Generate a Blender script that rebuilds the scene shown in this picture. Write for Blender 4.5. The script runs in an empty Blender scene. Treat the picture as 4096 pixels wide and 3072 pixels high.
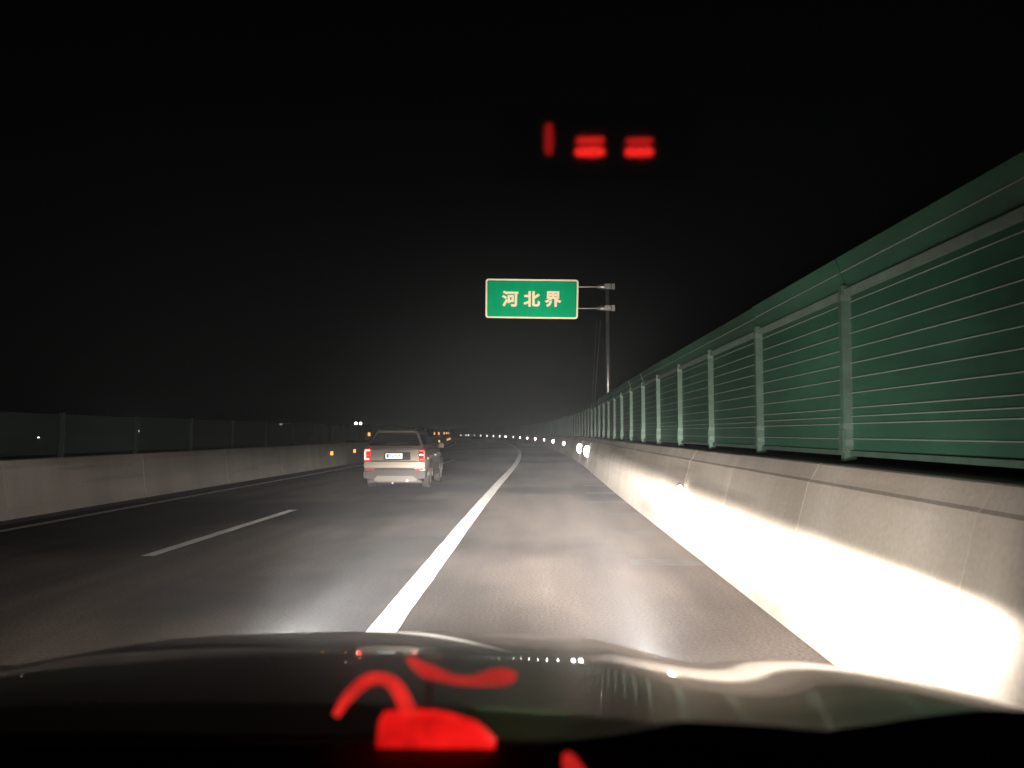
import bpy, bmesh, math, random
from mathutils import Vector, Matrix
random.seed(7)
S = bpy.context.scene
C = S.collection
R = math.radians

# ------------------------------------------------------------------ camera, sky, exposure
H = 1.55                                   # eye height inside the car
cd = bpy.data.cameras.new('camera'); cam = bpy.data.objects.new('camera', cd); C.objects.link(cam)
cd.sensor_width = 36.0; cd.lens = 28.12; cd.clip_start = 0.05; cd.clip_end = 6000
cam.location = (0, 0, H)
cam.rotation_euler = (R(90 + 3.47), 0, R(1.79))
cd.dof.use_dof = True; cd.dof.focus_distance = 30.0; cd.dof.aperture_fstop = 3.4
S.camera = cam
W = bpy.data.worlds.new('World'); S.world = W; W.use_nodes = True
wn = W.node_tree.nodes; bg = wn['Background']
sky = wn.new('ShaderNodeTexSky'); sky.sky_type = 'NISHITA'; sky.sun_disc = False
sky.sun_elevation = R(6); sky.sun_rotation = R(200); sky.dust_density = 3.0
hsv = wn.new('ShaderNodeHueSaturation'); hsv.inputs['Saturation'].default_value = 0.25
W.node_tree.links.new(sky.outputs[0], hsv.inputs['Color']); W.node_tree.links.new(hsv.outputs[0], bg.inputs[0])
bg.inputs[1].default_value = 0.0004        # moonless night: the sky is close to black
S.view_settings.view_transform = 'Standard'; S.view_settings.look = 'None'
S.view_settings.exposure = 0.0; S.view_settings.gamma = 1.0; S.view_settings.use_curve_mapping = False
S.cycles.use_denoising = True
S.cycles.max_bounces = 8; S.cycles.sample_clamp_indirect = 6.0
S.cycles.volume_bounces = 0
HAZE = .0028                               # density of the night haze
DIG = 6.3                                  # brightness of the red digits

# ------------------------------------------------------------------ helpers
def lin(*c):
    return tuple((v / 255 / 12.92 if v / 255 <= .04045 else ((v / 255 + .055) / 1.055) ** 2.4) for v in c) + (1.0,)

def mat(name, col, rough=0.6, metal=0.0, emit=None, estr=0.0, coat=0.0, noise=None, bump=0.0, bscale=30.0, spec=0.5, alpha=1.0):
    """noise = (scale, amount, stretch xyz): the base colour is mottled by it; bump adds fine relief"""
    m = bpy.data.materials.new(name); m.use_nodes = True
    nt = m.node_tree; b = nt.nodes['Principled BSDF']
    b.inputs['Base Color'].default_value = (*col[:3], 1)
    b.inputs['Roughness'].default_value = rough; b.inputs['Metallic'].default_value = metal
    b.inputs['Coat Weight'].default_value = coat; b.inputs['Coat Roughness'].default_value = 0.03
    b.inputs['Specular IOR Level'].default_value = spec
    b.inputs['Alpha'].default_value = alpha
    if emit: b.inputs['Emission Color'].default_value = (*emit[:3], 1); b.inputs['Emission Strength'].default_value = estr
    tc = None
    if noise or bump:
        tc = nt.nodes.new('ShaderNodeNewGeometry')
    if noise:
        mp = nt.nodes.new('ShaderNodeMapping'); mp.inputs['Scale'].default_value = noise[2] if len(noise) > 2 else (1, 1, 1)
        nt.links.new(tc.outputs['Position'], mp.inputs['Vector'])
        nz = nt.nodes.new('ShaderNodeTexNoise'); nz.inputs['Scale'].default_value = noise[0]; nz.inputs['Detail'].default_value = 8; nz.inputs['Roughness'].default_value = .62
        nt.links.new(mp.outputs[0], nz.inputs['Vector'])
        rp = nt.nodes.new('ShaderNodeValToRGB')
        k = noise[1]
        rp.color_ramp.elements[0].position = .3; rp.color_ramp.elements[1].position = .7
        rp.color_ramp.elements[0].color = (*[v * (1 - k) for v in col[:3]], 1)
        rp.color_ramp.elements[1].color = (*[min(1, v * (1 + k)) for v in col[:3]], 1)
        nt.links.new(nz.outputs['Fac'], rp.inputs['Fac']); nt.links.new(rp.outputs[0], b.inputs['Base Color'])
    if bump:
        bz = nt.nodes.new('ShaderNodeTexNoise'); bz.inputs['Scale'].default_value = bscale; bz.inputs['Detail'].default_value = 6
        nt.links.new(tc.outputs['Position'], bz.inputs['Vector'])
        bp = nt.nodes.new('ShaderNodeBump'); bp.inputs['Strength'].default_value = bump; bp.inputs['Distance'].default_value = .02
        nt.links.new(bz.outputs['Fac'], bp.inputs['Height']); nt.links.new(bp.outputs[0], b.inputs['Normal'])
    return m

def mesh(name, verts, faces, m=None, smooth=False):
    me = bpy.data.meshes.new(name); me.from_pydata([tuple(v) for v in verts], [], faces); me.update()
    bm = bmesh.new(); bm.from_mesh(me); bmesh.ops.recalc_face_normals(bm, faces=bm.faces); bm.to_mesh(me); bm.free()
    if smooth: me.shade_smooth()
    if m: me.materials.append(m)
    return me

def obj(name, me, parent=None, loc=(0, 0, 0), rotz=0.0):
    o = bpy.data.objects.new(name, me); C.objects.link(o)
    o.parent = parent; o.location = loc; o.rotation_euler = (0, 0, rotz)
    return o

def tag(o, label=None, cat=None, group=None, kind=None):
    if label: o['label'] = label
    if cat: o['category'] = cat
    if group: o['group'] = group
    if kind: o['kind'] = kind
    return o

def thing(name, label, cat, loc=(0, 0, 0), rotz=0.0, group=None):
    return tag(obj(name, None, None, loc, rotz), label, cat, group)

class MB:
    """collects pieces of ONE part"""
    def __init__(s): s.v = []; s.f = []
    def add(s, v, f):
        n = len(s.v); s.v += [tuple(p) for p in v]; s.f += [[i + n for i in q] for q in f]; return s
    def box(s, x0, x1, y0, y1, z0, z1):
        return s.add([(x, y, z) for z in (z0, z1) for y in (y0, y1) for x in (x0, x1)],
                     [(0, 2, 3, 1), (4, 5, 7, 6), (0, 1, 5, 4), (2, 6, 7, 3), (0, 4, 6, 2), (1, 3, 7, 5)])
    def tube(s, pts, r, n=10, cap=True):
        pts = [Vector(p) for p in pts]; rs = r if isinstance(r, (list, tuple)) else [r] * len(pts)
        vv = []; ff = []
        for i, p in enumerate(pts):
            d = (pts[min(i + 1, len(pts) - 1)] - pts[max(i - 1, 0)]).normalized()
            a = d.cross(Vector((0, 0, 1)) if abs(d.z) < .95 else Vector((1, 0, 0))).normalized(); b = d.cross(a)
            for k in range(n):
                t = 2 * math.pi * k / n; vv.append(p + (a * math.cos(t) + b * math.sin(t)) * rs[i])
        for i in range(len(pts) - 1):
            for k in range(n):
                ff.append((i * n + k, i * n + (k + 1) % n, (i + 1) * n + (k + 1) % n, (i + 1) * n + k))
        if cap: ff += [tuple(range(n)), tuple(range((len(pts) - 1) * n, len(pts) * n))]
        return s.add(vv, ff)
    def loft(s, secs):
        n = len(secs[0]); vv = [p for q in secs for p in q]; ff = []
        for i in range(len(secs) - 1):
            for k in range(n): ff.append((i * n + k, i * n + (k + 1) % n, (i + 1) * n + (k + 1) % n, (i + 1) * n + k))
        ff += [tuple(range(n)), tuple(range((len(secs) - 1) * n, len(secs) * n))]
        return s.add(vv, ff)
    def prism(s, poly, y0, y1):            # poly of (x, z) pushed along y
        return s.loft([[(x, y0, z) for x, z in poly], [(x, y1, z) for x, z in poly]])
    def me(s, name, m, smooth=False): return mesh(name, s.v, s.f, m, smooth)
    def build(s, name, m, parent=None, loc=(0, 0, 0), rotz=0.0, smooth=False, bevel=0.0):
        o = obj(name, s.me(name, m, smooth), parent, loc, rotz)
        if bevel:
            b = o.modifiers.new('bevel', 'BEVEL'); b.width = bevel; b.segments = 2; b.limit_method = 'ANGLE'
        return o

ORD = ['nearest', 'second', 'third', 'fourth', 'fifth', 'sixth', 'seventh', 'eighth', 'ninth', 'tenth', 'eleventh', 'twelfth', 'thirteenth',
       'fourteenth', 'fifteenth', 'sixteenth', 'seventeenth', 'eighteenth', 'nineteenth', 'twentieth', 'twenty-first', 'twenty-second',
       'twenty-third', 'twenty-fourth', 'twenty-fifth', 'twenty-sixth', 'twenty-seventh', 'twenty-eighth']

# the road: straight, a hint of a bend to the right, then a long bend to the left
SMAX = 400.0; DS = .5; TRACK = [(0.0, 0.0, 0.0)]
_x = _y = _h = 0.0
for _i in range(900):
    _s = (_i + .5) * DS; _k = -1 / 1500 if 12 <= _s < 30 else (.0012 if _s >= 30 else 0.0)
    _h2 = _h + _k * DS; _m = (_h + _h2) / 2; _x -= math.sin(_m) * DS; _y += math.cos(_m) * DS; _h = _h2; TRACK.append((_x, _y, _h))
def at_s(s):
    k = max(s, 0) / DS; i = min(int(k), len(TRACK) - 2); f = k - i; a, b = TRACK[i], TRACK[i + 1]
    return [a[q] + (b[q] - a[q]) * f for q in range(3)]
def P(s, off=0.0, z=0.0):
    if s <= 0: return Vector((off, s, z))
    x, y, h = at_s(s); return Vector((x + off * math.cos(h), y + off * math.sin(h), z))
def TH(s): return at_s(s)[2]
def ribbon(name, o0, o1, s0, s1, z, m, step=2.0, rag=0.0):
    n = max(1, int(math.ceil((s1 - s0) / step))); vv = []; ff = []
    for i in range(n + 1):
        s = s0 + (s1 - s0) * i / n
        vv += [P(s, o0 + random.uniform(-rag, rag), z), P(s, o1 + random.uniform(-rag, rag), z)]
    for i in range(n): ff.append((2 * i, 2 * i + 1, 2 * i + 3, 2 * i + 2))
    return mesh(name, vv, ff, m)

# ------------------------------------------------------------------ materials
def asphalt():
    m = mat('asphalt', (.062, .057, .055), rough=1.0, spec=.15, bump=.12, bscale=60)
    nt = m.node_tree; b = nt.nodes['Principled BSDF']; g = nt.nodes.new('ShaderNodeNewGeometry')
    def noise(scale, sx, lo, hi, c0, c1, det=5):
        mp = nt.nodes.new('ShaderNodeMapping'); mp.inputs['Scale'].default_value = sx
        nt.links.new(g.outputs['Position'], mp.inputs[0])
        n = nt.nodes.new('ShaderNodeTexNoise'); n.inputs['Scale'].default_value = scale; n.inputs['Detail'].default_value = det
        nt.links.new(mp.outputs[0], n.inputs['Vector'])
        r = nt.nodes.new('ShaderNodeValToRGB'); r.color_ramp.elements[0].position = lo; r.color_ramp.elements[1].position = hi
        r.color_ramp.elements[0].color = (c0, c0, c0, 1); r.color_ramp.elements[1].color = (c1, c1, c1, 1)
        nt.links.new(n.outputs['Fac'], r.inputs[0]); return r.outputs[0]
    def mul(a, c):
        x = nt.nodes.new('ShaderNodeMix'); x.data_type = 'RGBA'; x.blend_type = 'MULTIPLY'; x.inputs[0].default_value = 1.0
        nt.links.new(a, x.inputs[6]); nt.links.new(c, x.inputs[7]); return x.outputs[2]
    tone = nt.nodes.new('ShaderNodeRGB'); tone.outputs[0].default_value = (.162, .136, .122, 1)
    v = mul(tone.outputs[0], noise(.22, (.7, .45, 1), .43, .53, .32, 1.0, 4))       # tarred, darker patches of older surfacing
    v = mul(v, noise(1.1, (1.6, .16, 1), .32, .68, .72, 1.12, 6))                  # wheel-track streaks along the lanes
    v = mul(v, noise(38, (1, 1, 1), .3, .7, .66, 1.34, 3))                          # aggregate
    nt.links.new(v, b.inputs['Base Color'])
    facing(m, .055)
    return m
def facing(m, k):
    """the fine stones (or the ribs and glass beads) turn a little towards the oncoming traffic"""
    nt = m.node_tree; b = nt.nodes['Principled BSDF']; g = nt.nodes.new('ShaderNodeNewGeometry')
    src = b.inputs['Normal'].links[0].from_socket if b.inputs['Normal'].is_linked else g.outputs['Normal']
    a = nt.nodes.new('ShaderNodeVectorMath'); a.operation = 'ADD'; a.inputs[1].default_value = (0, -k, 0); nt.links.new(src, a.inputs[0])
    n = nt.nodes.new('ShaderNodeVectorMath'); n.operation = 'NORMALIZE'; nt.links.new(a.outputs[0], n.inputs[0])
    nt.links.new(n.outputs[0], b.inputs['Normal'])
def vary(m, k):
    """each piece a little lighter or darker than the next"""
    nt = m.node_tree; b = nt.nodes['Principled BSDF']; o = nt.nodes.new('ShaderNodeObjectInfo'); r = nt.nodes.new('ShaderNodeMapRange')
    r.inputs[3].default_value = 1 - k; r.inputs[4].default_value = 1 + k; nt.links.new(o.outputs['Random'], r.inputs[0])
    x = nt.nodes.new('ShaderNodeVectorMath'); x.operation = 'SCALE'; nt.links.new(b.inputs['Base Color'].links[0].from_socket, x.inputs[0]); nt.links.new(r.outputs[0], x.inputs['Scale'])
    nt.links.new(x.outputs[0], b.inputs['Base Color'])
def concrete(name, col, rough=.88):
    m = mat(name, col, rough, bump=.12, bscale=25)
    nt = m.node_tree; b = nt.nodes['Principled BSDF']; g = nt.nodes.new('ShaderNodeNewGeometry'); out = None
    rgb = nt.nodes.new('ShaderNodeRGB'); rgb.outputs[0].default_value = (*col, 1); out = rgb.outputs[0]
    for scale, st, lo, hi, c0, c1, det in ((.5, (1, .5, 1), .32, .68, .86, 1.06, 4), (.8, (1, 1.8, .30), .38, .60, .90, 1.04, 3), (.9, (1, .16, 2.6), .32, .48, .66, 1.0, 5), (30, (1, 1, 1), .3, .7, .94, 1.06, 3)):
        mp = nt.nodes.new('ShaderNodeMapping'); mp.inputs['Scale'].default_value = st; nt.links.new(g.outputs['Position'], mp.inputs[0])
        n = nt.nodes.new('ShaderNodeTexNoise'); n.inputs['Scale'].default_value = scale; n.inputs['Detail'].default_value = det; nt.links.new(mp.outputs[0], n.inputs['Vector'])
        r = nt.nodes.new('ShaderNodeValToRGB'); r.color_ramp.elements[0].position = lo; r.color_ramp.elements[1].position = hi
        r.color_ramp.elements[0].color = (c0, c0 * .985, c0 * .96, 1); r.color_ramp.elements[1].color = (c1, c1, c1, 1); nt.links.new(n.outputs['Fac'], r.inputs[0])
        x = nt.nodes.new('ShaderNodeMix'); x.data_type = 'RGBA'; x.blend_type = 'MULTIPLY'; x.inputs[0].default_value = 1.0
        nt.links.new(out, x.inputs[6]); nt.links.new(r.outputs[0], x.inputs[7]); out = x.outputs[2]
    nt.links.new(out, b.inputs['Base Color'])
    return m
M = {}
M['asphalt'] = asphalt()
M['soil'] = mat('soil', (.05, .045, .035), .95, noise=(.4, .5))
M['paint'] = mat('road_paint', (.82, .81, .78), .6, noise=(3.2, .26, (2, .5, 1)), bump=.15, bscale=80)
facing(M['paint'], 2.5)
M['worn_paint'] = mat('worn_paint', (.10, .093, .088), .7, noise=(4, .6, (1, 3, 1))); facing(M['worn_paint'], .055)
M['concrete'] = concrete('concrete', (.44, .41, .375)); M['concrete_old'] = concrete('concrete_old', (.41, .39, .372))
M['green'] = mat('green_sheet', (.030, .105, .066), .5, noise=(.9, .45, (1, .35, 1)), bump=.1, bscale=12)
M['green_far'] = mat('green_sheet_faded', (.17, .235, .205), .55, noise=(1.2, .3, (1, 1, .4)))
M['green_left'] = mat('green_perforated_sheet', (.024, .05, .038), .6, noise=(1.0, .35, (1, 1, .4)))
M['green'].node_tree.nodes['Principled BSDF'].inputs['Alpha'].default_value = .84
for _m, _k in (('concrete', .07), ('concrete_old', .08), ('green', .16), ('green_far', .2), ('green_left', .2)): vary(M[_m], _k)
M['wire'] = mat('galvanised_wire', (.30, .36, .32), .5, .1)
M['post'] = mat('galvanised_post', (.062, .115, .088), .65, .0, noise=(6, .2))
M['post_light'] = mat('galvanised_band', (.10, .15, .125), .6)
M['rail'] = mat('pale_green_rail', (.15, .22, .18), .6, noise=(3, .25))
M['green_post'] = mat('dark_green_post', (.03, .05, .04), .6)
M['steel'] = mat('galvanised_steel', (.55, .55, .54), .35, .85, noise=(8, .12))
M['black'] = mat('black_plastic', (.012, .012, .012), .55)
M['dark'] = mat('dark_grey_plastic', (.022, .021, .02), .6)
M['glass'] = mat('tinted_glass', (.006, .006, .007), .04, coat=.6)
M['tyre'] = mat('tyre_rubber', (.028, .026, .025), .85, noise=(20, .3))
M['rim'] = mat('alloy_rim', (.5, .48, .45), .3, .9)
M['champagne'] = mat('champagne_paint', (.205, .183, .155), .38, .35, coat=.5, noise=(3, .06))
M['silver'] = mat('silver_trim', (.11, .102, .09), .6, .1)
M['redlens'] = mat('red_lens', (.35, .01, .01), .15, coat=.5, emit=(1, .02, .015), estr=1.0)
M['redlens_dim'] = mat('red_lens_dim', (.4, .012, .01), .15, coat=.5, emit=(1, .03, .02), estr=.12)
M['tail'] = mat('tail_light_tube', (.9, .3, .3), .3, emit=(1, .19, .14), estr=10)
M['tail_dim'] = mat('tail_light_tube_dim', (.9, .3, .3), .3, emit=(1, .05, .04), estr=1.5)
M['white_lamp'] = mat('white_lamp', (.9, .9, .9), .3, emit=(1, .95, .88), estr=10)
M['led'] = mat('white_delineator_lens', (.9, .9, .9), .2, emit=(1, .93, .84), estr=26)  # white reflectors: headlight light thrown back is put in as emission
M['led_far'] = mat('white_delineator_lens_far', (.9, .9, .9), .2, emit=(1, .96, .9), estr=4)  # weaker painted glow for the distant white reflectors
M['amber'] = mat('amber_delineator_lens', (.9, .5, .1), .25, emit=(1, .42, .07), estr=1.7)  # amber reflectors glow by themselves in place of returned headlight light
M['plate'] = mat('licence_plate', (.85, .87, .9), .4, emit=(.85, .92, 1), estr=.6)  # plate emission stands in for the headlights it reflects
M['plate_ink'] = mat('licence_plate_ink', (.05, .1, .5), .5)

# ------------------------------------------------------------------ ground and road
g = obj('ground', mesh('ground', [(-1400, -200, -.6), (1400, -200, -.6), (1400, 1400, -.6), (-1400, 1400, -.6)], [(0, 1, 2, 3)], M['soil'])); tag(g, kind='structure')
road = obj('road', ribbon('road', -9.6, 2.6, -6, SMAX, 0, M['asphalt'])); tag(road, kind='structure')
road2 = obj('opposite_road', ribbon('opposite_road', -24, -10.4, -6, SMAX, 0, M['asphalt'])); tag(road2, kind='structure')
obj('edge_line', ribbon('edge_line', -8.52, -8.34, -4, SMAX, .004, M['paint'], .7, .008), road)
obj('solid_line', ribbon('solid_line', -1.34, -1.10, 1, SMAX, .004, M['paint'], .5, .007), road)
dash0 = 10.0
for k in range(-1, 18):
    s = dash0 + 15.0 * k
    obj('lane_dash', ribbon('lane_dash', -4.98, -4.81, s, s + 6, .004, M['paint'], .5, .007), road)
for k, s in enumerate((9.5, 12.4, 15.2, 17.8, 20.5, 23.4, 26.4, 29.6)):
    obj('rumble_bar', ribbon('rumble_bar', 1.12 + .09 * (k % 3), 1.97, s, s + .45, .004, M['worn_paint'], 1.0), road)
obj('kerb_strip', ribbon('kerb_strip', -9.36, -8.95, -4, SMAX, .003, M['dark']), road)

# ------------------------------------------------------------------ concrete barriers, cast in segments
def barrier(name, label, prof, seg, s0, s1, m):
    t = thing(name, label, 'barrier')
    b = MB(); L = seg - .004; c = .002
    def ring(y, k): 
        cx = sum(p[0] for p in prof) / len(prof); cz = sum(p[1] for p in prof) / len(prof)
        return [(x + (cx - x) / max(.2, math.hypot(cx - x, cz - z)) * k, y, z + ((cz - z) / max(.2, math.hypot(cx - x, cz - z)) * k if z > .02 else 0)) for x, z in prof]
    b.loft([ring(-L / 2, c), ring(-L / 2 + c, 0), ring(L / 2 - c, 0), ring(L / 2, c)])
    me = b.me('concrete_segment', m)
    n = int((s1 - s0) / seg)
    for i in range(n):
        s = s0 + seg * (i + .5)
        obj('concrete_segment', me, t, P(s) + Vector((0, random.uniform(-.002, .002), random.uniform(-.003, .003))), TH(s))
    return t
PR = [(1.98, 0), (2.02, .22), (2.09, .74), (2.20, 1.15), (2.225, 1.17), (2.29, 1.29), (2.31, 1.30), (2.80, 1.30), (2.80, -.1), (1.98, -.1)]
barrier('concrete_barrier', 'tall concrete barrier along the right road edge, glaring white in the headlight beam', PR, 2.5, -3.4, 396, M['concrete'])
PL = [(-9.36, 0), (-9.42, .2), (-9.50, .9), (-9.54, 1.03), (-9.57, 1.05), (-9.84, 1.05), (-9.9, 0), (-9.9, -.1), (-9.36, -.1)]
barrier('concrete_barrier', 'low grey concrete barrier along the left road edge, behind the champagne car', PL, 5.0, 4, 399, M['concrete_old'])

# ------------------------------------------------------------------ right fence: ribbed green sheets on posts
FX, F0, FS, FN = 2.52, 4.0, 2.5, 14
fz = [1.555 + (1730 - y) / 1948 * 2.5 for y in (734, 925, 1027, 1121, 1214, 1308, 1399, 1493, 1585, 1638, 1682, 1776)]
fence = thing('green_fence', 'tall green ribbed sheet fence on posts, standing on the right concrete barrier', 'fence', P(0, FX, 1.27))
sheet = MB()
pz = [(.0, .10), (.0, 1.40), (-.10, 1.68)]
for i in range(2):
    (x0, z0), (x1, z1) = pz[i], pz[i + 1]
    sheet.add([(x0, -FS / 2 + .01, z0), (x0, FS / 2 - .01, z0), (x1, FS / 2 - .01, z1), (x1, -FS / 2 + .01, z1),
               (x0 + .012, -FS / 2 + .01, z0), (x0 + .012, FS / 2 - .01, z0), (x1 + .012, FS / 2 - .01, z1), (x1 + .012, -FS / 2 + .01, z1)],
              [(0, 1, 2, 3), (4, 7, 6, 5), (0, 4, 5, 1), (3, 2, 6, 7), (0, 3, 7, 4), (1, 5, 6, 2)])
sheet_me = sheet.me('sheet_panel', M['green'])
wire_me = MB().tube([(-.006, -FS / 2 + .02, 0), (-.006, FS / 2 - .02, 0)], .0042, 6).me('wire', M['wire'])
rail_me = MB().box(-.05, -.004, -FS / 2, FS / 2, -.028, .028).me('top_rail', M['rail'])
foot_rail_me = MB().box(-.03, -.004, -FS / 2, FS / 2, -.02, .02).me('bottom_rail', M['post'])
post_mb = MB().box(-.075, .02, -.035, .035, .0, 1.46)
post_mb.box(-.1, .06, -.08, .08, 0, .02).box(-.09, -.076, -.05, .05, .12, .30)
post_me = post_mb.me('post', M['post'])
band_me = MB().box(-.082, .0, -.041, .041, -.025, .025).me('clamp_band', M['post_light'])
for i in range(FN):
    s = F0 + FS * (i + .5); base = P(s, FX, 1.27) - P(0, FX, 1.27)
    pn = obj('sheet_panel', sheet_me, fence, base + Vector((random.uniform(-.004, .006), 0, random.uniform(-.008, .008))), TH(s) + random.uniform(-.006, .006)); pn.rotation_euler[1] = random.uniform(-.006, .006)
    obj('top_rail', rail_me, fence, base + Vector((-.0, 0, 1.40)), TH(s))
    obj('bottom_rail', foot_rail_me, fence, base + Vector((0, 0, .115)), TH(s))
    for z in fz:
        zz = z - 1.27
        if zz > .16: obj('wire', wire_me, pn, (-.004 - (max(0, zz - 1.40) * .357), 0, zz))
for i in range(FN + 1):
    s = F0 - 0.0 + FS * i; base = P(s, FX, 1.27) - P(0, FX, 1.27)
    pt = obj('post', post_me, fence, base, TH(s)); pt.rotation_euler[0] = random.uniform(-.008, .008); pt.rotation_euler[1] = random.uniform(-.005, .005)
    for z in (.2, .33, 1.36): obj('clamp_band', band_me, pt, (0, 0, z))

# right fence beyond the sign, a plainer sheet fence
FE = F0 + FS * FN
ffence = thing('grey_green_fence', 'faded grey green sheet fence following the far bend on the right', 'fence', P(FE, FX, 1.27), TH(FE))
ffence.rotation_euler = (0, 0, 0)
fsheet = MB().box(-.008, .008, -1.24, 1.24, .0, 1.50).me('sheet_panel', M['green_far'])
fpost = MB().box(-.06, .03, -.04, .04, 0, 1.56).me('post', M['post'])
n = int((SMAX - 8 - FE) / 2.5)
for i in range(n):
    s = FE + .15 + 2.5 * i
    obj('sheet_panel', fsheet, ffence, P(s + 1.25, FX, 1.27) - P(FE, FX, 1.27), TH(s + 1.25))
    obj('post', fpost, ffence, P(s, FX, 1.27) - P(FE, FX, 1.27), TH(s))

# left fence on the central reserve: perforated sheet one half sees through
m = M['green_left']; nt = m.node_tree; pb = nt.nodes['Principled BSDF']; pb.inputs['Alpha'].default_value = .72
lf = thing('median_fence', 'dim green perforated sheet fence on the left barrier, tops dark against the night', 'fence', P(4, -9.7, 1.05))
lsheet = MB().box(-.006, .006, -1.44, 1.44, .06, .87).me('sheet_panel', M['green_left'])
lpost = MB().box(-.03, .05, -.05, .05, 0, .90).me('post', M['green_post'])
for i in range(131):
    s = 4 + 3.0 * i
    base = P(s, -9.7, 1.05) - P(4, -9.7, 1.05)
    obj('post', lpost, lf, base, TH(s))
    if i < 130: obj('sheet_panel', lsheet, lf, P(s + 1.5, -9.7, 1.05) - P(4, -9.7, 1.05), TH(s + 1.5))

# ------------------------------------------------------------------ delineators
def delineator(name, label, cat, grp, s, off, z, r, lens, face=-1, square=False):
    t = thing(name, label, cat, P(s, off, z), TH(s), grp)
    k = MB()
    if square: k.box(-r * .8, r * .8, -.015, 0.02, -r * 1.15, r * 1.15)
    else: k.box(-r * .3, r * .3, -.008, .03, -r * .5, r * .5)
    k.build('bracket', M['steel'], t)
    d = MB(); nn = 12
    if square: d.box(-r * .68, r * .68, -.03, -.0155, -r, r)
    else:
        vv = [(0, -.06, 0)]; ff = []
        for j, (rr, yy) in enumerate(((.5, -.052), (.9, -.03), (1.0, -.0105))):
            vv += [(math.cos(2 * math.pi * q / nn) * r * rr * .8, yy, math.sin(2 * math.pi * q / nn) * r * rr * 1.3) for q in range(nn)]
        ff += [(0, 1 + q, 1 + (q + 1) % nn) for q in range(nn)]
        for j in range(2): ff += [(1 + j * nn + q, 1 + j * nn + (q + 1) % nn, 1 + (j + 1) * nn + (q + 1) % nn, 1 + (j + 1) * nn + q) for q in range(nn)]
        ff.append(tuple(range(1 + 2 * nn, 1 + 3 * nn)))
        d.add(vv, ff)
    d.build('lens', lens, t)
    return t
ws = [11.5, 35.1, 41.4, 59.1, 74.3, 88.6, 103.5, 117.8, 131.1, 143.7, 157.1, 159.5, 169.6, 181.8, 194.6, 206.9, 219.3, 231.2, 236.2, 246.6]
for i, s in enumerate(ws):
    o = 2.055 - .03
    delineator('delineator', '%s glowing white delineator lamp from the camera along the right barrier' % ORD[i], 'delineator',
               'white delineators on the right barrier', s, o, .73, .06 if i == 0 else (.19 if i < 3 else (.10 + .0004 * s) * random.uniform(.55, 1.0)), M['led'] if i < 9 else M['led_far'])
for i, s in enumerate((35.7, 40.2, 86, 106, 115, 124)):
    delineator('amber_delineator', '%s amber delineator from the camera on the face of the left barrier' % ORD[i], 'delineator',
               'amber delineators on the left barrier', s, -9.36, .62, .085 if i < 2 else .11, M['amber'], square=True)
for i, s in enumerate((45, 82, 89, 101, 111, 128)):
    delineator('amber_delineator', '%s amber delineator from the camera on the left fence above the barrier' % ORD[i], 'delineator',
               'amber delineators on the left fence', s, -9.62, 1.45, .095 if i < 1 else .12, M['amber'], square=True)

# ------------------------------------------------------------------ road sign on a post behind the right fence
SD = 34.5
def retro(name, col, rough=.555):
    """microprism sheeting: a metallic lobe that throws the headlight beam back the way it came"""
    m = mat(name, col, rough, 1.0, noise=(1.5, .08)); return m
M['sign_green'] = retro('sign_green_sheeting', (.0, .36, .16)); M['sign_white'] = retro('sign_white_sheeting', (1.0, .80, .58))
px = (608 - 537) / 800 * SD
sign = thing('road_sign', 'green overhead road sign with pale border reading 河北界, hung from a steel post', 'road sign', (px, SD, 0))
MB().tube([(0, 0, -.6), (0, 0, 7.9)], [.10, .085], 14).build('post', M['steel'], sign, smooth=True)
MB().tube([(0, 0, 7.9), (0, 0, 7.93)], .095, 14).build('post_cap', M['steel'], sign)
pw, ph = 4.02, 1.70
pc = Vector(((532 - 608) / 800 * SD, -.12, H + (432 - 298) / 800 * SD))
plate = MB()
def rrect(w, h, r, n=6):
    out = []
    for cx, cy, a in ((w / 2 - r, h / 2 - r, 0), (-w / 2 + r, h / 2 - r, 90), (-w / 2 + r, -h / 2 + r, 180), (w / 2 - r, -h / 2 + r, 270)):
        out += [(cx + r * math.cos(R(a + 90 * k / n)), cy + r * math.sin(R(a + 90 * k / n))) for k in range(n + 1)]
    return out
panel = MB().prism(rrect(pw, ph, .13), -.02, .02).build('sign_panel', M['sign_green'], sign, pc)
toward = (Vector((-.3, 1.2, 1.1)) - (sign.location + pc)).normalized()     # the face is turned square to the drivers coming up
panel.rotation_mode = 'QUATERNION'
q = Vector((0, -1, 0)).rotation_difference(toward)
from mathutils import Quaternion
panel.rotation_quaternion = q @ Quaternion((0, 1, 0), R(1.0))
bo = rrect(pw - .01, ph - .01, .125); bi = rrect(pw - .15, ph - .15, .07); nb = len(bo)
bd = MB().add([(x, -.026, z) for x, z in bo] + [(x, -.026, z) for x, z in bi] + [(x, -.021, z) for x, z in bo] + [(x, -.021, z) for x, z in bi],
              [(k, (k + 1) % nb, nb + (k + 1) % nb, nb + k) for k in range(nb)] + [(k, (k + 1) % nb, 2 * nb + (k + 1) % nb, 2 * nb + k) for k in range(nb)]
              + [(nb + k, nb + (k + 1) % nb, 3 * nb + (k + 1) % nb, 3 * nb + k) for k in range(nb)])
bd.build('border', M['sign_white'], panel)
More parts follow.
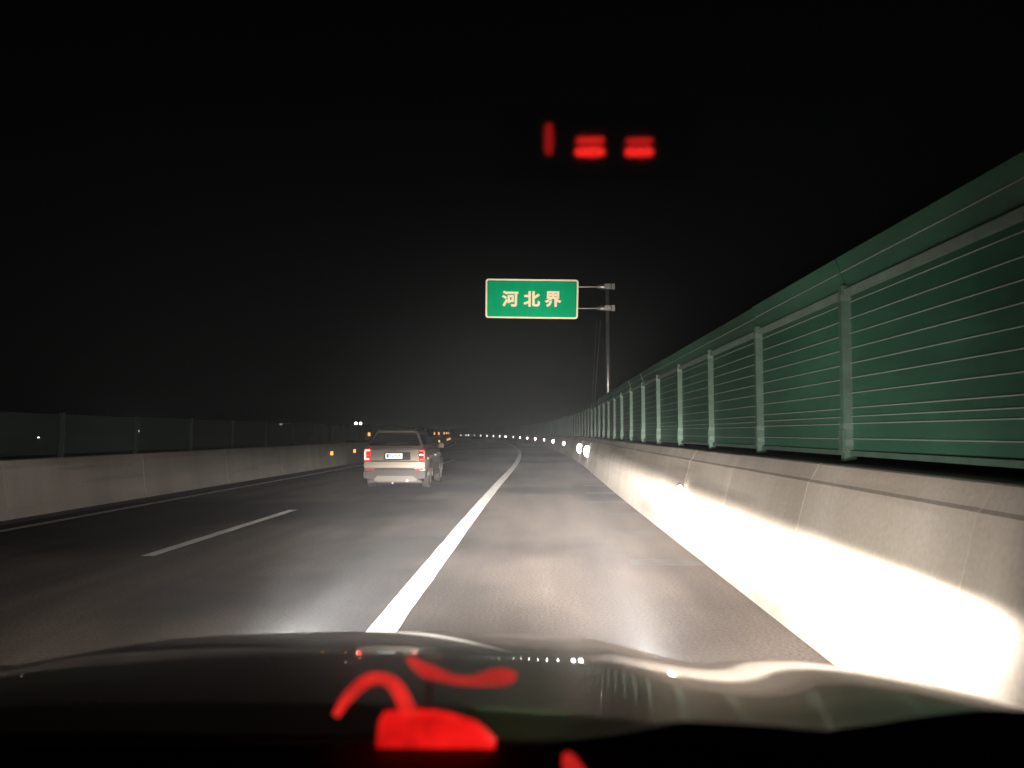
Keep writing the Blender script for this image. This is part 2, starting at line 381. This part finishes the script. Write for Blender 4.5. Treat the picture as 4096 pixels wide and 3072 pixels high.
for ch, cx in (('河', -.94), ('北', .0), ('界', .92)):
    t = bpy.data.curves.new('character', 'FONT'); t.body = ch; t.size = .70; t.align_x = 'CENTER'; t.align_y = 'CENTER'; t.offset = .026; t.extrude = .002; t.resolution_u = 3
    tmp = bpy.data.objects.new('character', t); C.objects.link(tmp)
    bpy.context.view_layer.update()
    me = bpy.data.meshes.new_from_object(tmp.evaluated_get(bpy.context.evaluated_depsgraph_get()))
    bpy.data.objects.remove(tmp)
    xs = [v.co.x for v in me.vertices]; ys = [v.co.y for v in me.vertices]
    mx, my = (min(xs) + max(xs)) / 2, (min(ys) + max(ys)) / 2
    me.transform(Matrix.Rotation(R(90), 4, 'X') @ Matrix.Translation((-mx, -my, 0)))
    me.materials.clear(); me.materials.append(M['sign_white'])
    obj('character', me, panel, (cx, -.024, .0))
for dz in (.47, -.47):
    zc = pc.z + dz + .06
    ar = MB().tube([(pc.x + pw / 2 - .3, -.03, zc), (-.55, -.02, zc)], .035, 10)
    ar.tube([(-.55, -.02, zc), (-.30, -.02, zc), (-.14, -.02, zc)], [.036, .11, .12], 10)
    ar.build('arm', M['steel'], sign)
    MB().box(-.14, .14, -.17, .13, zc - .12, zc + .12).build('clamp', M['steel'], sign, bevel=.015)
    MB().box(.16, .32, -.1, .1, zc - .13, zc + .13).build('counter_flange', M['steel'], sign, bevel=.01)
for (x0, x1, y, lab) in ((2365, 2388, 41.5, 'faint thin leaning cable on the left, between fence end and sign'), (2374, 2404, 40.5, 'thin pale leaning cable nearer the post, from fence end up to the sign arm')):
    a = Vector(((x0 - 2148) / 3200 * y, y, H + 80 / 3200 * y)); b = Vector(((x1 - 2148) / 3200 * y, y, H + 450 / 3200 * y))
    bot = a + (a - b) * ((a.z + .3) / (b.z - a.z))
    root = bot
    MBt = MB().tube([(0, 0, 0), b - bot], .013 if x0 == 2365 else .017, 6)
    tag(MBt.build('guy_cable', M['steel'], None, root), lab, 'cable', 'cables by the road sign')

# ------------------------------------------------------------------ champagne SUV ahead
suv = thing('car', 'champagne coloured off-road car with red tail lights driving ahead in the next lane', 'car', (-3.92, 22.0, 0), R(.6))
def sect(y, sx, top, bot=0.0, lift=0.0):
    base = [(.66, .24), (.80, .30), (.875, .46), (.895, .72), (.885, .92), (.855, 1.06), (.78, 1.13), (.40, 1.15)]
    pts = [(x * sx, y, min(z + lift, 99) if z < .6 else .6 + (z - .6) * top) for x, z in base]
    return pts + [(-x, yy, z) for x, yy, z in reversed(pts)]
body = MB().loft([sect(.03, .93, .96), sect(.06, .975, .99), sect(.20, 1, 1), sect(1.0, 1.005, 1), sect(3.1, 1.0, .97), sect(3.5, .99, .82), sect(4.15, .95, .66), sect(4.42, .86, .55), sect(4.5, .74, .45)])
body.build('body', M['champagne'], suv, bevel=.02, smooth=True)
# cabin frustum
cb = [(-.80, .13, 1.10), (.80, .13, 1.10), (.82, 3.25, 1.06), (-.82, 3.25, 1.06)]
ct = [(-.585, .40, 1.585), (.585, .40, 1.585), (.60, 2.35, 1.60), (-.60, 2.35, 1.60)]
cab = MB().loft([cb, ct]); cab.build('cabin', M['champagne'], suv, bevel=.05, smooth=False)
MB().loft([[(-.57, .36, 1.57), (.57, .36, 1.57), (.59, 2.35, 1.57), (-.59, 2.35, 1.57)], [(-.50, .55, 1.635), (.50, .55, 1.635), (.50, 2.2, 1.635), (-.50, 2.2, 1.635)]]).build('roof', M['champagne'], suv, bevel=.03)
def on(A, B, Cc, D, uv, off, th=.012):
    """a slab lying on the face A B C D (A-B bottom, D-C top), uv = polygon in face coordinates"""
    A, B, Cc, D = map(Vector, (A, B, Cc, D)); nrm = (B - A).cross(D - A).normalized()
    pts = [(A * (1 - u) + B * u) * (1 - v) + (D * (1 - u) + Cc * u) * v for u, v in uv]
    return [p + nrm * off for p in pts], [p + nrm * (off + th) for p in pts]
rear = (cb[0], cb[1], ct[1], ct[0])
a, b = on(*rear, [(.03, .16), (.93, .16), (.955, .2), (.95, .84), (.92, .88), (.08, .88), (.05, .84), (.02, .2)], .004)
MB().loft([a, b]).build('rear_window', M['glass'], suv)
a, b = on(*rear, [(.30, .22), (.50, .25), (.72, .30), (.72, .315), (.50, .275), (.30, .245)], .018, .02)
MB().loft([a, b]).build('rear_wiper', M['black'], suv)
right = (cb[1], cb[2], ct[2], ct[1])
for uv in ([(.03, .22), (.20, .22), (.22, .80), (.12, .80)], [(.235, .22), (.47, .22), (.47, .86), (.25, .84)], [(.49, .22), (.86, .22), (.93, .55), (.80, .86), (.49, .86)]):
    a, b = on(*right, uv, .004); MB().loft([a, b]).build('side_window', M['glass'], suv)
left = (cb[3], cb[0], ct[0], ct[3])
for uv in ([(.80, .22), (.97, .22), (.88, .80), (.78, .80)], [(.53, .22), (.76, .22), (.75, .84), (.53, .86)], [(.14, .22), (.51, .22), (.51, .86), (.20, .86)]):
    a, b = on(*left, uv, .004); MB().loft([a, b]).build('side_window', M['glass'], suv)
MB().loft([[(-.56, .27, 1.565), (.56, .27, 1.565), (.57, .55, 1.58), (-.57, .55, 1.58)], [(-.54, .28, 1.60), (.54, .28, 1.60), (.55, .6, 1.63), (-.55, .6, 1.63)]]).build('spoiler', M['champagne'], suv, bevel=.012)
for sx in (-1, 1):
    rr = MB().tube([(sx * .52, .62, 1.63), (sx * .53, .75, 1.69), (sx * .54, 2.0, 1.695), (sx * .53, 2.15, 1.635)], .02, 8)
    rr.build('roof_rail', M['black'], suv, smooth=True)
# tailgate details (rear face at y = .03)
MB().prism([(-.68, .78), (.68, .78), (.70, .9), (.69, 1.09), (-.69, 1.09), (-.70, .9)], .0, .05).build('tailgate', M['champagne'], suv, bevel=.02)
rec = MB().prism([(-.30, .80), (.42, .80), (.44, .83), (.42, 1.01), (-.28, 1.01), (-.31, .84)], -.006, .01)
rec.build('plate_recess', M['dark'], suv, bevel=.006)
MB().prism([(-.30, 1.02), (.43, 1.02), (.43, 1.045), (-.30, 1.045)], -.025, .01).build('tailgate_grip', M['champagne'], suv, bevel=.006)
pl = MB().prism(rrect(.47, .15, .015), -.004, .004).build('licence_plate', M['plate'], suv, (-.02, -.012, .905))
for (x, w, z, h) in ((-.17, .05, .0, .09), (-.105, .022, .0, .09), (-.04, .02, -.02, .05), (.03, .03, .01, .05), (.09, .024, -.025, .05), (.155, .03, .02, .04)):
    MB().box(x - w / 2, x + w / 2, -.0065, -.0045, z - h / 2, z + h / 2).build('plate_mark', M['plate_ink'], pl)
em = MB().tube([(.0, -.018, 0), (0, .0, 0)], .062, 16); em.build('emblem', M['silver'], suv, (.0, .0, 1.095))
# bumper
MB().prism([(-.84, .56), (.84, .56), (.86, .62), (.85, .77), (-.85, .77), (-.86, .62)], -.055, .14).build('bumper', M['champagne'], suv, bevel=.03)
MB().prism([(-.86, .30), (-.55, .22), (.55, .22), (.86, .30), (.87, .50), (.70, .50), (.52, .555), (-.52, .555), (-.70, .50), (-.87, .50)], -.045, .16).build('bumper_cladding', M['dark'], suv, bevel=.02)
MB().prism([(-.58, .25), (-.50, .20), (.56, .20), (.66, .25), (.52, .375), (-.48, .375)], -.06, .0).build('skid_plate', M['silver'], suv, bevel=.015)
MB().box(-.74, .74, .05, 1.2, .17, .24).build('undertray', M['dark'], suv)
MB().tube([(.36, -.06, .23), (.36, .3, .25)], .03, 10).build('exhaust_pipe', M['steel'], suv)
MB().tube([(-.05, -.05, .16), (-.05, .06, .17)], .022, 8).build('tow_eye', M['steel'], suv)
for sx in (-1, 1):
    lens = M['redlens'] if sx < 0 else M['redlens_dim']; tube = M['tail'] if sx < 0 else M['tail_dim']
    poly = [(sx * .675, .76), (sx * .835, .775), (sx * .855, .90), (sx * .835, 1.10), (sx * .665, 1.11), (sx * .67, .9)]
    tl = MB().prism(poly, -.012, .16).build('tail_light', lens, suv, bevel=.012)
    tag(tl, 'brightly lit red tail light' if sx < 0 else 'dimmer red tail light with one white bar')
    if sx < 0:
        c = MB().box(-.82, -.69, -.022, -.014, 1.04, 1.075).box(-.83, -.795, -.0221, -.0141, .84, 1.04).box(-.83, -.705, -.0219, -.0139, .80, .845)
        c.build('light_tube', tube, tl); MB().box(-.79, -.70, -.022, -.014, .915, .93).build('light_bar', M['tail_dim'], tl)
    else:
        MB().box(.69, .79, -.022, -.014, .925, .95).build('light_bar', M['white_lamp'], tl)
        c = MB().box(.69, .81, -.022, -.014, 1.03, 1.06).box(.80, .83, -.0221, -.0141, .84, 1.03).box(.70, .82, -.0219, -.0139, .795, .82); c.build('light_tube', tube, tl)
    MB().prism([(sx * .56, .505), (sx * .80, .52), (sx * .80, .55), (sx * .60, .548)], -.062, -.03).build('fog_reflector', M['redlens_dim'], suv)
    for wy in (.85, 3.55):
        wh = MB().tube([(sx * .655, wy, .345), (sx * .665, wy, .345), (sx * .70, wy, .345), (sx * .86, wy, .345), (sx * .885, wy, .345), (sx * .89, wy, .345)], [.25, .32, .345, .345, .325, .24], 28)
        w = wh.build('wheel', M['tyre'], suv, smooth=False)
        MB().tube([(sx * .885, wy, .345), (sx * .897, wy, .345)], [.235, .22], 24).build('rim', M['rim'], w)
        for k in range(5):
            aa = 2 * math.pi * k / 5
            MB().box(sx * .899 - .006, sx * .899 + .006, wy + .12 * math.cos(aa) - .03, wy + .12 * math.cos(aa) + .03, .345 + .12 * math.sin(aa) - .03, .345 + .12 * math.sin(aa) + .03).build('rim_gap', M['black'], w)
        ar = MB(); nA = 14; ro, ri = .46, .375
        vv = []
        for k in range(nA + 1):
            t_ = math.pi * k / nA
            for rr_ in (ri, ro):
                for xx in (sx * .80, sx * .915): vv.append((xx, wy + rr_ * math.cos(t_), .345 + rr_ * math.sin(t_)))
        ff = []
        for k in range(nA):
            o_ = 4 * k
            ff += [(o_, o_ + 1, o_ + 5, o_ + 4), (o_ + 2, o_ + 6, o_ + 7, o_ + 3), (o_ + 1, o_ + 3, o_ + 7, o_ + 5), (o_, o_ + 4, o_ + 6, o_ + 2)]
        ff += [(0, 2, 3, 1), (4 * nA, 4 * nA + 1, 4 * nA + 3, 4 * nA + 2)]
        ar.add(vv, ff).build('wheel_arch', M['dark'], suv)
    MB().box(min(sx * .86, sx * .905), max(sx * .86, sx * .905), 1.3, 3.1, .30, .44).build('sill_cladding', M['dark'], suv, bevel=.01)
    for dy in (1.45, 2.55): MB().box(min(sx * .875, sx * .93), max(sx * .875, sx * .93), dy, dy + .2, .93, .96).build('door_handle', M['silver'], suv, bevel=.008)
    MB().box(min(sx * .895, sx * .91), max(sx * .895, sx * .91), 1.3, 3.1, .62, .66).build('door_strip', M['silver'], suv)
    mi = MB().loft([[(sx * (.86 + .0), 2.85, 1.08), (sx * 1.06, 2.83, 1.07), (sx * 1.06, 2.83, 1.22), (sx * .90, 2.85, 1.22)], [(sx * .86, 3.0, 1.10), (sx * 1.03, 2.97, 1.10), (sx * 1.03, 2.97, 1.19), (sx * .90, 3.0, 1.2)]])
    mi.build('wing_mirror', M['champagne'], suv, bevel=.02)
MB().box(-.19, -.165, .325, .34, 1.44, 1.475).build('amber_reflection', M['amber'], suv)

# ------------------------------------------------------------------ the car the picture is taken from
XC = -.31
own = thing('car', 'dark glossy car bonnet and dashboard from which the picture is taken', 'car', (XC, 0, 0))
M['bonnet'] = mat('dark_brown_car_paint', (.55, .345, .20), .34, .9, coat=.65, spec=.6, noise=(2.2, .12)); M['bonnet'].node_tree.nodes['Principled BSDF'].inputs['Coat Roughness'].default_value = .015
M['dash'] = mat('dashboard_plastic', (.016, .015, .015), .7, bump=.2, bscale=300)
def slope(y):
    pts = [(.8, .03), (.915, .035), (.93, .105), (1.3, .140), (1.7, .205), (2.0, .262), (2.15, .32), (2.3, .55), (2.45, 1.0)]
    for (a, fa), (b, fb) in zip(pts, pts[1:]):
        if y <= b: return fa + (fb - fa) * max(0, (y - a)) / (b - a)
    return pts[-1][1]
ZC = {}; zz = 1.05; ys = [.8 + .005 * i for i in range(336)]
iz = {}; acc = 0; last = .8
zprof = []
for y in ys:
    acc -= slope((y + last) / 2) * (y - last); last = y; zprof.append(acc)
z20 = zprof[240]                                        # y = 2.0
zprof = [v - z20 + 1.058 for v in zprof]
def zc(y):
    k = min(max((y - .8) / .005, 0), len(zprof) - 1.001); i = int(k); return zprof[i] + (zprof[i + 1] - zprof[i]) * (k - i)
HW = .98
def hood(u, y):
    a = abs(u); ye = y + .30 * a ** 2.6
    z = zc(min(ye, 2.44)) - max(0, ye - 2.44) * 1.2
    w = min(max((a - .36) / .16, 0), 1); w = w * w * (3 - 2 * w)
    if ye < .95: z += w * (zc(.95) + .115 * (.95 - ye) - zc(ye))
    z -= .022 * a * a
    w = min(max((a - .44) / .24, 0), 1); z -= .062 * (y - .86) * w * w * (3 - 2 * w)
    z += .014 * math.exp(-((a - .80) / .12) ** 2)
    w = min(max((a - .46) / .34, 0), 1); z += (.038 if u > 0 else .014) * w * w * (3 - 2 * w)
    if a > .92: z -= .9 * (a - .92) ** 2
    return z
nu, ny = 120, 200
vv = []; ff = []
for j in range(ny + 1):
    for i in range(nu + 1):
        u = -1 + 2 * i / nu
        y0 = .81; y = y0 + (2.42 - y0) * j / ny
        vv.append((u * HW, y, hood(u, y)))
for j in range(ny):
    for i in range(nu):
        k = j * (nu + 1) + i; ff.append((k, k + 1, k + nu + 2, k + nu + 1))
def skirt(ids, dz=.45):
    n0 = len(vv)
    for i in ids: x, y, z = vv[i]; vv.append((x, y, min(z - .02, .5)))
    for k in range(len(ids) - 1): ff.append((ids[k], ids[k + 1], n0 + k + 1, n0 + k))
row = nu + 1
skirt([i for i in range(row)]); skirt([ny * row + i for i in range(row)]); skirt([j * row for j in range(ny + 1)]); skirt([j * row + nu for j in range(ny + 1)])
obj('bonnet', mesh('bonnet', vv, ff, M['bonnet'], True), own)
# cowl, wiper, dashboard
def strip(prof, x0, x1, n=24, sag=0.0, bow=0.0):
    v = []; f = []
    for i in range(n + 1):
        t = i / n; x = x0 + (x1 - x0) * t; w = (2 * t - 1) ** 2
        v += [(x, y - bow * w, z - sag * w) for y, z in prof]
    k = len(prof)
    for i in range(n):
        for j in range(k - 1): f.append((i * k + j, i * k + j + 1, (i + 1) * k + j + 1, (i + 1) * k + j))
    return mesh('strip', v, f, None, True)
TOPX = [(-.95, 1.24), (-.60, 1.262), (-.47, 1.276), (-.18, 1.284), (-.01, 1.286), (.05, 1.290), (.095, 1.299), (.118, 1.305), (.18, 1.3035), (.41, 1.2855), (.70, 1.25), (.95, 1.2)]
def topz(x):
    for (a_, fa), (b_, fb) in zip(TOPX, TOPX[1:]):
        if x <= b_: return fa + (fb - fa) * max(0, x - a_) / (b_ - a_)
    return TOPX[-1][1]
vd = []; fd = []; prof = [(.80, -.30), (.765, -.055), (.735, -.012), (.70, 0), (.66, -.008), (.58, -.045), (.50, -.12), (.42, -.20), (.33, -.205), (.31, -.22), (.30, -.5)]
for i in range(61):
    x = -1.24 + 1.86 * i / 60
    vd += [(x - XC, y, topz(x) + dz) for y, dz in prof]
kk = len(prof)
for i in range(60):
    for j in range(kk - 1): fd.append((i * kk + j, i * kk + j + 1, (i + 1) * kk + j + 1, (i + 1) * kk + j))
obj('dashboard', mesh('dashboard', vd, fd, M['dash'], True), own)
MB().box(-.93, .93, .775, .83, .6, 1.222).build('cowl', M['black'], own)
# headlights: lens, housing and the dipped beam each lamp throws
def beam(light, side):
    nt = light.node_tree; em = [n for n in nt.nodes if n.type == 'EMISSION'][0]
    tc = nt.nodes.new('ShaderNodeTexCoord'); sep = nt.nodes.new('ShaderNodeSeparateXYZ'); nt.links.new(tc.outputs['Normal'], sep.inputs[0])
    def mth(op, a, b=None, c=None):
        n = nt.nodes.new('ShaderNodeMath'); n.operation = op
        for k, v in enumerate((a, b, c)):
            if v is None: continue
            if isinstance(v, (int, float)): n.inputs[k].default_value = v
            else: nt.links.new(v, n.inputs[k])
        return n.outputs[0]
    x, y, z = sep.outputs
    fy = mth('MAXIMUM', y, .02)
    az = mth('DIVIDE', x, fy); el = mth('DIVIDE', z, mth('SQRT', mth('ADD', mth('MULTIPLY', fy, fy), mth('MULTIPLY', x, x))))
    front = mth('SMOOTHSTEP', 0, 0, 0) if False else None
    fr = nt.nodes.new('ShaderNodeMapRange'); fr.interpolation_type = 'SMOOTHSTEP'; nt.links.new(y, fr.inputs[0]); fr.inputs[1].default_value = .05; fr.inputs[2].default_value = .55
    cut = nt.nodes.new('ShaderNodeMapRange'); cut.interpolation_type = 'SMOOTHSTEP'; nt.links.new(el, cut.inputs[0])
    cut.inputs[1].default_value = .016; cut.inputs[2].default_value = -.032; cut.inputs[3].default_value = 0; cut.inputs[4].default_value = 1
    def gauss(v, c, s):
        d = mth('DIVIDE', mth('SUBTRACT', v, c), s); return mth('EXPONENT', mth('MULTIPLY', mth('MULTIPLY', d, d), -1.0))
    def vert(e0): return mth('DIVIDE', 1.0, mth('ADD', mth('MULTIPLY', el, el), e0 ** 2))      # stronger towards the cut-off, as dipped beams are
    wide = mth('MULTIPLY', mth('MULTIPLY', vert(.08), gauss(az, .05 - side * .11, .30)), WIDE * (.58 if side > 0 else 1.0))
    hot = mth('MULTIPLY', vert(.018), mth('MULTIPLY', gauss(az, .06, .135), HOT))
    low = mth('MULTIPLY', mth('ADD', mth('MULTIPLY', mth('ADD', wide, hot), gauss(el, 0.0, .155)), mth('MULTIPLY', mth('MULTIPLY', vert(.10), gauss(az, .74, .55)), SIDE)), cut.outputs[0])
    spill = mth('ADD', mth('MULTIPLY', mth('MULTIPLY', mth('ADD', gauss(az, -.15, .90), mth('MULTIPLY', gauss(az, 1.3, .45), .07)), gauss(el, .0, .5)), SPILL), mth('ADD', mth('MULTIPLY', mth('MULTIPLY', gauss(az, .0, .16), gauss(el, .10, .16)), UPK), mth('MULTIPLY', mth('MULTIPLY', gauss(az, .13, .15), gauss(el, .03, .06)), mth('ADD', KERB, mth('MULTIPLY', mth('MULTIPLY', gauss(az, .01, .055), gauss(el, .015, .022)), FAR)))))
    nt.links.new(mth('MULTIPLY', mth('ADD', low, spill), fr.outputs[0]), em.inputs['Strength'])
WIDE, SIDE, HOT, SPILL, UPK, KERB, FAR = .175, .036, .025, .52, 4.6, 3.2, 40.0
for sx in (-1, 1):
    lv = MB().tube([(sx * .69, 2.36, .74), (sx * .69, 2.43, .74), (sx * .69, 2.45, .74)], [.10, .095, .05], 16)
    h = lv.build('headlight', M['white_lamp'], own, smooth=True)
    ld = bpy.data.lights.new('dipped_beam', 'POINT'); ld.energy = 2600; ld.color = (1.0, .90, .80); ld.shadow_soft_size = .05; ld.use_nodes = True
    lo = bpy.data.objects.new('dipped_beam', ld); C.objects.link(lo); lo.parent = own; lo.location = (sx * .69, 2.55, .74)
    beam(ld, sx)

# ------------------------------------------------------------------ dashboard display and stand-ins for windscreen reflections
M['hud_black'] = mat('display_housing', (.01, .01, .01), .5)
DM = [mat('red_digit', (.3, .01, .01), .4, emit=(1, .02, .015), estr=DIG * k) for k in (.26, .62, 1.0, .48, 1.0)]
hud = thing('head_up_display', 'small display whose red digits glow mirrored high in the dark windscreen', 'display', (.075, .37, 1.10))
MB().box(-.09, .09, -.035, .035, -.012, .028).build('housing', M['hud_black'], hud, bevel=.004)
for dm, (x0, x1, y0, y1) in zip(DM, ((.0095, .0205, .3495, .3857), (.0480, .0820, .3654, .3740), (.0466, .0828, .3770, .3886), (.1082, .1403, .3672, .3747), (.1070, .1415, .3779, .3892))):
    ex, ey = (x1 - x0) * .16, (y1 - y0) * .22
    poly = [(x0 + ex, y0), (x1 - ex, y0), (x1, y0 + ey), (x1, y1 - ey), (x1 - ex, y1), (x0 + ex, y1), (x0, y1 - ey), (x0, y0 + ey)]
    MB().loft([[(x - .075, y - .37, .0282) for x, y in poly], [(x - .075, y - .37, .030) for x, y in poly]]).build('digit_segment', dm, hud)
fm = bpy.data.materials.new('reflective_film'); fm.use_nodes = True; nt = fm.node_tree; nt.nodes.remove(nt.nodes['Principled BSDF'])
tr = nt.nodes.new('ShaderNodeBsdfTransparent'); gl = nt.nodes.new('ShaderNodeBsdfGlossy'); gl.inputs['Roughness'].default_value = .032
mx = nt.nodes.new('ShaderNodeMixShader'); mx.inputs[0].default_value = .10
nt.links.new(tr.outputs[0], mx.inputs[1]); nt.links.new(gl.outputs[0], mx.inputs[2]); nt.links.new(mx.outputs[0], nt.nodes['Material Output'].inputs[0])
pane = thing('windscreen_film', 'clear reflective film high on the windscreen showing three red digits', 'film', (.033, .412, 1.7010))  # added pane, carries the digits' reflection in place of windscreen glass
pane.rotation_euler = (math.atan2(-.75, 1.0), 0, 0)
MB().box(-.052, .052, -.022, .022, 0, .0006).build('film_sheet', fm, pane)

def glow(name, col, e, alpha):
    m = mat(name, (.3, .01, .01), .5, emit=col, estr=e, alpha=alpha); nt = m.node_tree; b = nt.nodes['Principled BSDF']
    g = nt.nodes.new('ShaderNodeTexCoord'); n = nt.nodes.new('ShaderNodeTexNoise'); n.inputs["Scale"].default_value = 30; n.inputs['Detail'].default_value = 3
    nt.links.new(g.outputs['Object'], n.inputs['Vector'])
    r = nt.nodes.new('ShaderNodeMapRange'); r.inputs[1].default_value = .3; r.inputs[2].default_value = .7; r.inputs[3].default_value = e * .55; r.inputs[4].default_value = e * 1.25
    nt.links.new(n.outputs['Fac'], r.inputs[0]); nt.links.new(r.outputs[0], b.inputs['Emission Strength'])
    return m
M['red_glow'] = glow('red_lit_plastic', (1, .012, .010), .85, .85)  # emission and alpha paint the red windscreen reflections
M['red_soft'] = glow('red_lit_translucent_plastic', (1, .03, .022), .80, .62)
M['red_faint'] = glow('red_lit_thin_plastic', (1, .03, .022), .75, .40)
ph = thing('phone_holder', 'red glowing phone holder with an arched loop on the dashboard', 'phone holder', (-.085, .70, 1.284))  # added solid shape imitating red reflections in the windscreen
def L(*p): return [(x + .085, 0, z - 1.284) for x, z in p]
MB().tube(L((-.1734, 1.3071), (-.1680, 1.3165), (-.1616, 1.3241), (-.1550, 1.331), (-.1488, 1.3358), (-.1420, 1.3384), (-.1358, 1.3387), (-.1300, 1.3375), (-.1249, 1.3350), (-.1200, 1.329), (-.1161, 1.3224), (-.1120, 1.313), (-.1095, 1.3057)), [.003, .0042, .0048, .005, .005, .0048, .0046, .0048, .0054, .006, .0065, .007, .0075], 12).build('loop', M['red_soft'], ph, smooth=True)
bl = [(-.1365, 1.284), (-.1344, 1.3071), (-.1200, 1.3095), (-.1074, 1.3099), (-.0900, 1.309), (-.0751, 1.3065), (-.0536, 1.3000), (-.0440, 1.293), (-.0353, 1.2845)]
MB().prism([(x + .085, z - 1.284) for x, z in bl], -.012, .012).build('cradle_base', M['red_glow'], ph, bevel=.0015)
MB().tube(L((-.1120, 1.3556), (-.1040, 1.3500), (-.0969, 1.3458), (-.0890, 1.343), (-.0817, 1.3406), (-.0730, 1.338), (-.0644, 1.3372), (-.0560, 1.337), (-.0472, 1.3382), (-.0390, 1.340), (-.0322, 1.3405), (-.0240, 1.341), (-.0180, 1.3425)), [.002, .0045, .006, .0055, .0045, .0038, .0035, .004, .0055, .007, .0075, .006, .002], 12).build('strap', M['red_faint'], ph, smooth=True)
MB().tube([(.085 - .097, .012, .0), (.085 - .094, .010, .058)], .0016, 6).build('stem', M['hud_black'], ph)  # added support under the red streak
rs = thing('red_knob', 'small red glowing knob at the bottom edge, right of the phone holder', 'knob', (.030, .63, 1.250))  # another added shape for a red reflection in the glass
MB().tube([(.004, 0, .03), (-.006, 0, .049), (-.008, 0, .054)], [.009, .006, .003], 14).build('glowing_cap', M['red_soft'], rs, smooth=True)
MB().tube([(0, 0, 0), (.004, 0, .03)], .0105, 14).build('base', M['hud_black'], rs, smooth=True)

# ------------------------------------------------------------------ lights beyond the left fence
def lamp_post(label, loc, h, r, estr, col=(1, .97, .92)):
    t = thing('lamp_post', label, 'lamp post', loc, 0, 'far lamps beyond the left fence')
    MB().tube([(0, 0, -loc[2] - .6), (0, 0, h)], [.10, .06], 8).build('pole', M['dark'], t)
    MB().tube([(0, 0, h - .02), (0, -.7, h + .12)], .04, 8).build('arm', M['dark'], t)
    m = mat('lamp_glass', (.9, .9, .9), .3, emit=col, estr=estr)
    MB().loft([[(-r, -.7 - r, h + .10), (r, -.7 - r, h + .10), (r, -.7 + r, h + .10), (-r, -.7 + r, h + .10)], [(-r * .6, -.7 - r * .6, h + .16 + r), (r * .6, -.7 - r * .6, h + .16 + r), (r * .6, -.7 + r * .6, h + .16 + r), (-r * .6, -.7 + r * .6, h + .16 + r)]]).build('lamp_head', m, t)
lamp_post('tiny white far lamp seen through the left fence, second from the left edge', (-.5041 * 180, 180, 0), 1.55 + 7 / 3200 * 180 - .25, .30, 60)
lamp_post('faint tiny far lamp seen through the left fence, nearest the left edge', (-.6306 * 150, 150, 0), 1.55 - 20 / 3200 * 150 - .2, .16, 50)
lamp_post('bluish far lamp just above the left fence top', (-.3213 * 160, 160, 0), 1.55 + 33 / 3200 * 160 - .25, .26, 5, (.75, .85, 1))
trk = thing('truck', 'oncoming truck showing only two white roof lamps above the left fence', 'truck', (-.225 * 76, 76, 0), TH(76))
MB().prism([(-1.2, .9), (1.2, .9), (1.2, 2.2), (1.05, 2.3), (-1.05, 2.3), (-1.2, 2.2)], 0, 2.0).build('cab', M['dark'], trk, bevel=.08)
MB().prism([(-1.05, 1.45), (1.05, 1.45), (.95, 2.1), (-.95, 2.1)], -.02, .05).build('windscreen', M['glass'], trk)
MB().box(-1.2, 1.2, -.05, .3, .45, .9).build('bumper', M['black'], trk, bevel=.04)
MB().prism([(-1.22, .95), (1.22, .95), (1.22, 2.25), (-1.22, 2.25)], 2.3, 9.0).build('cargo_box', M['dark'], trk)
for sx in (-1, 1):
    MB().tube([(sx * .22 - .0, .25, 2.42), (sx * .22, .18, 2.42), (sx * .22, .16, 2.42)], [.10, .13, .10], 14).build('roof_lamp', M['white_lamp'], trk)
    for wy in (1.0, 5.6, 7.6): MB().tube([(sx * .9, wy, .48), (sx * 1.18, wy, .48)], .48, 20).build('wheel', M['tyre'], trk)

# ------------------------------------------------------------------ night haze
hz = MB().box(-1450, 1450, -250, 1450, -1.6, 9.5).build('haze', None)
hm = bpy.data.materials.new('haze'); hm.use_nodes = True; nt = hm.node_tree; nt.nodes.remove(nt.nodes['Principled BSDF'])
pv = nt.nodes.new('ShaderNodeVolumePrincipled'); pv.inputs['Density'].default_value = HAZE; pv.inputs['Color'].default_value = (.84, .92, 1.0, 1); pv.inputs['Anisotropy'].default_value = .2
nt.links.new(pv.outputs[0], nt.nodes['Material Output'].inputs['Volume'])
hz.data.materials.clear(); hz.data.materials.append(hm); tag(hz, 'thin night haze over the whole road', 'haze', kind='stuff')
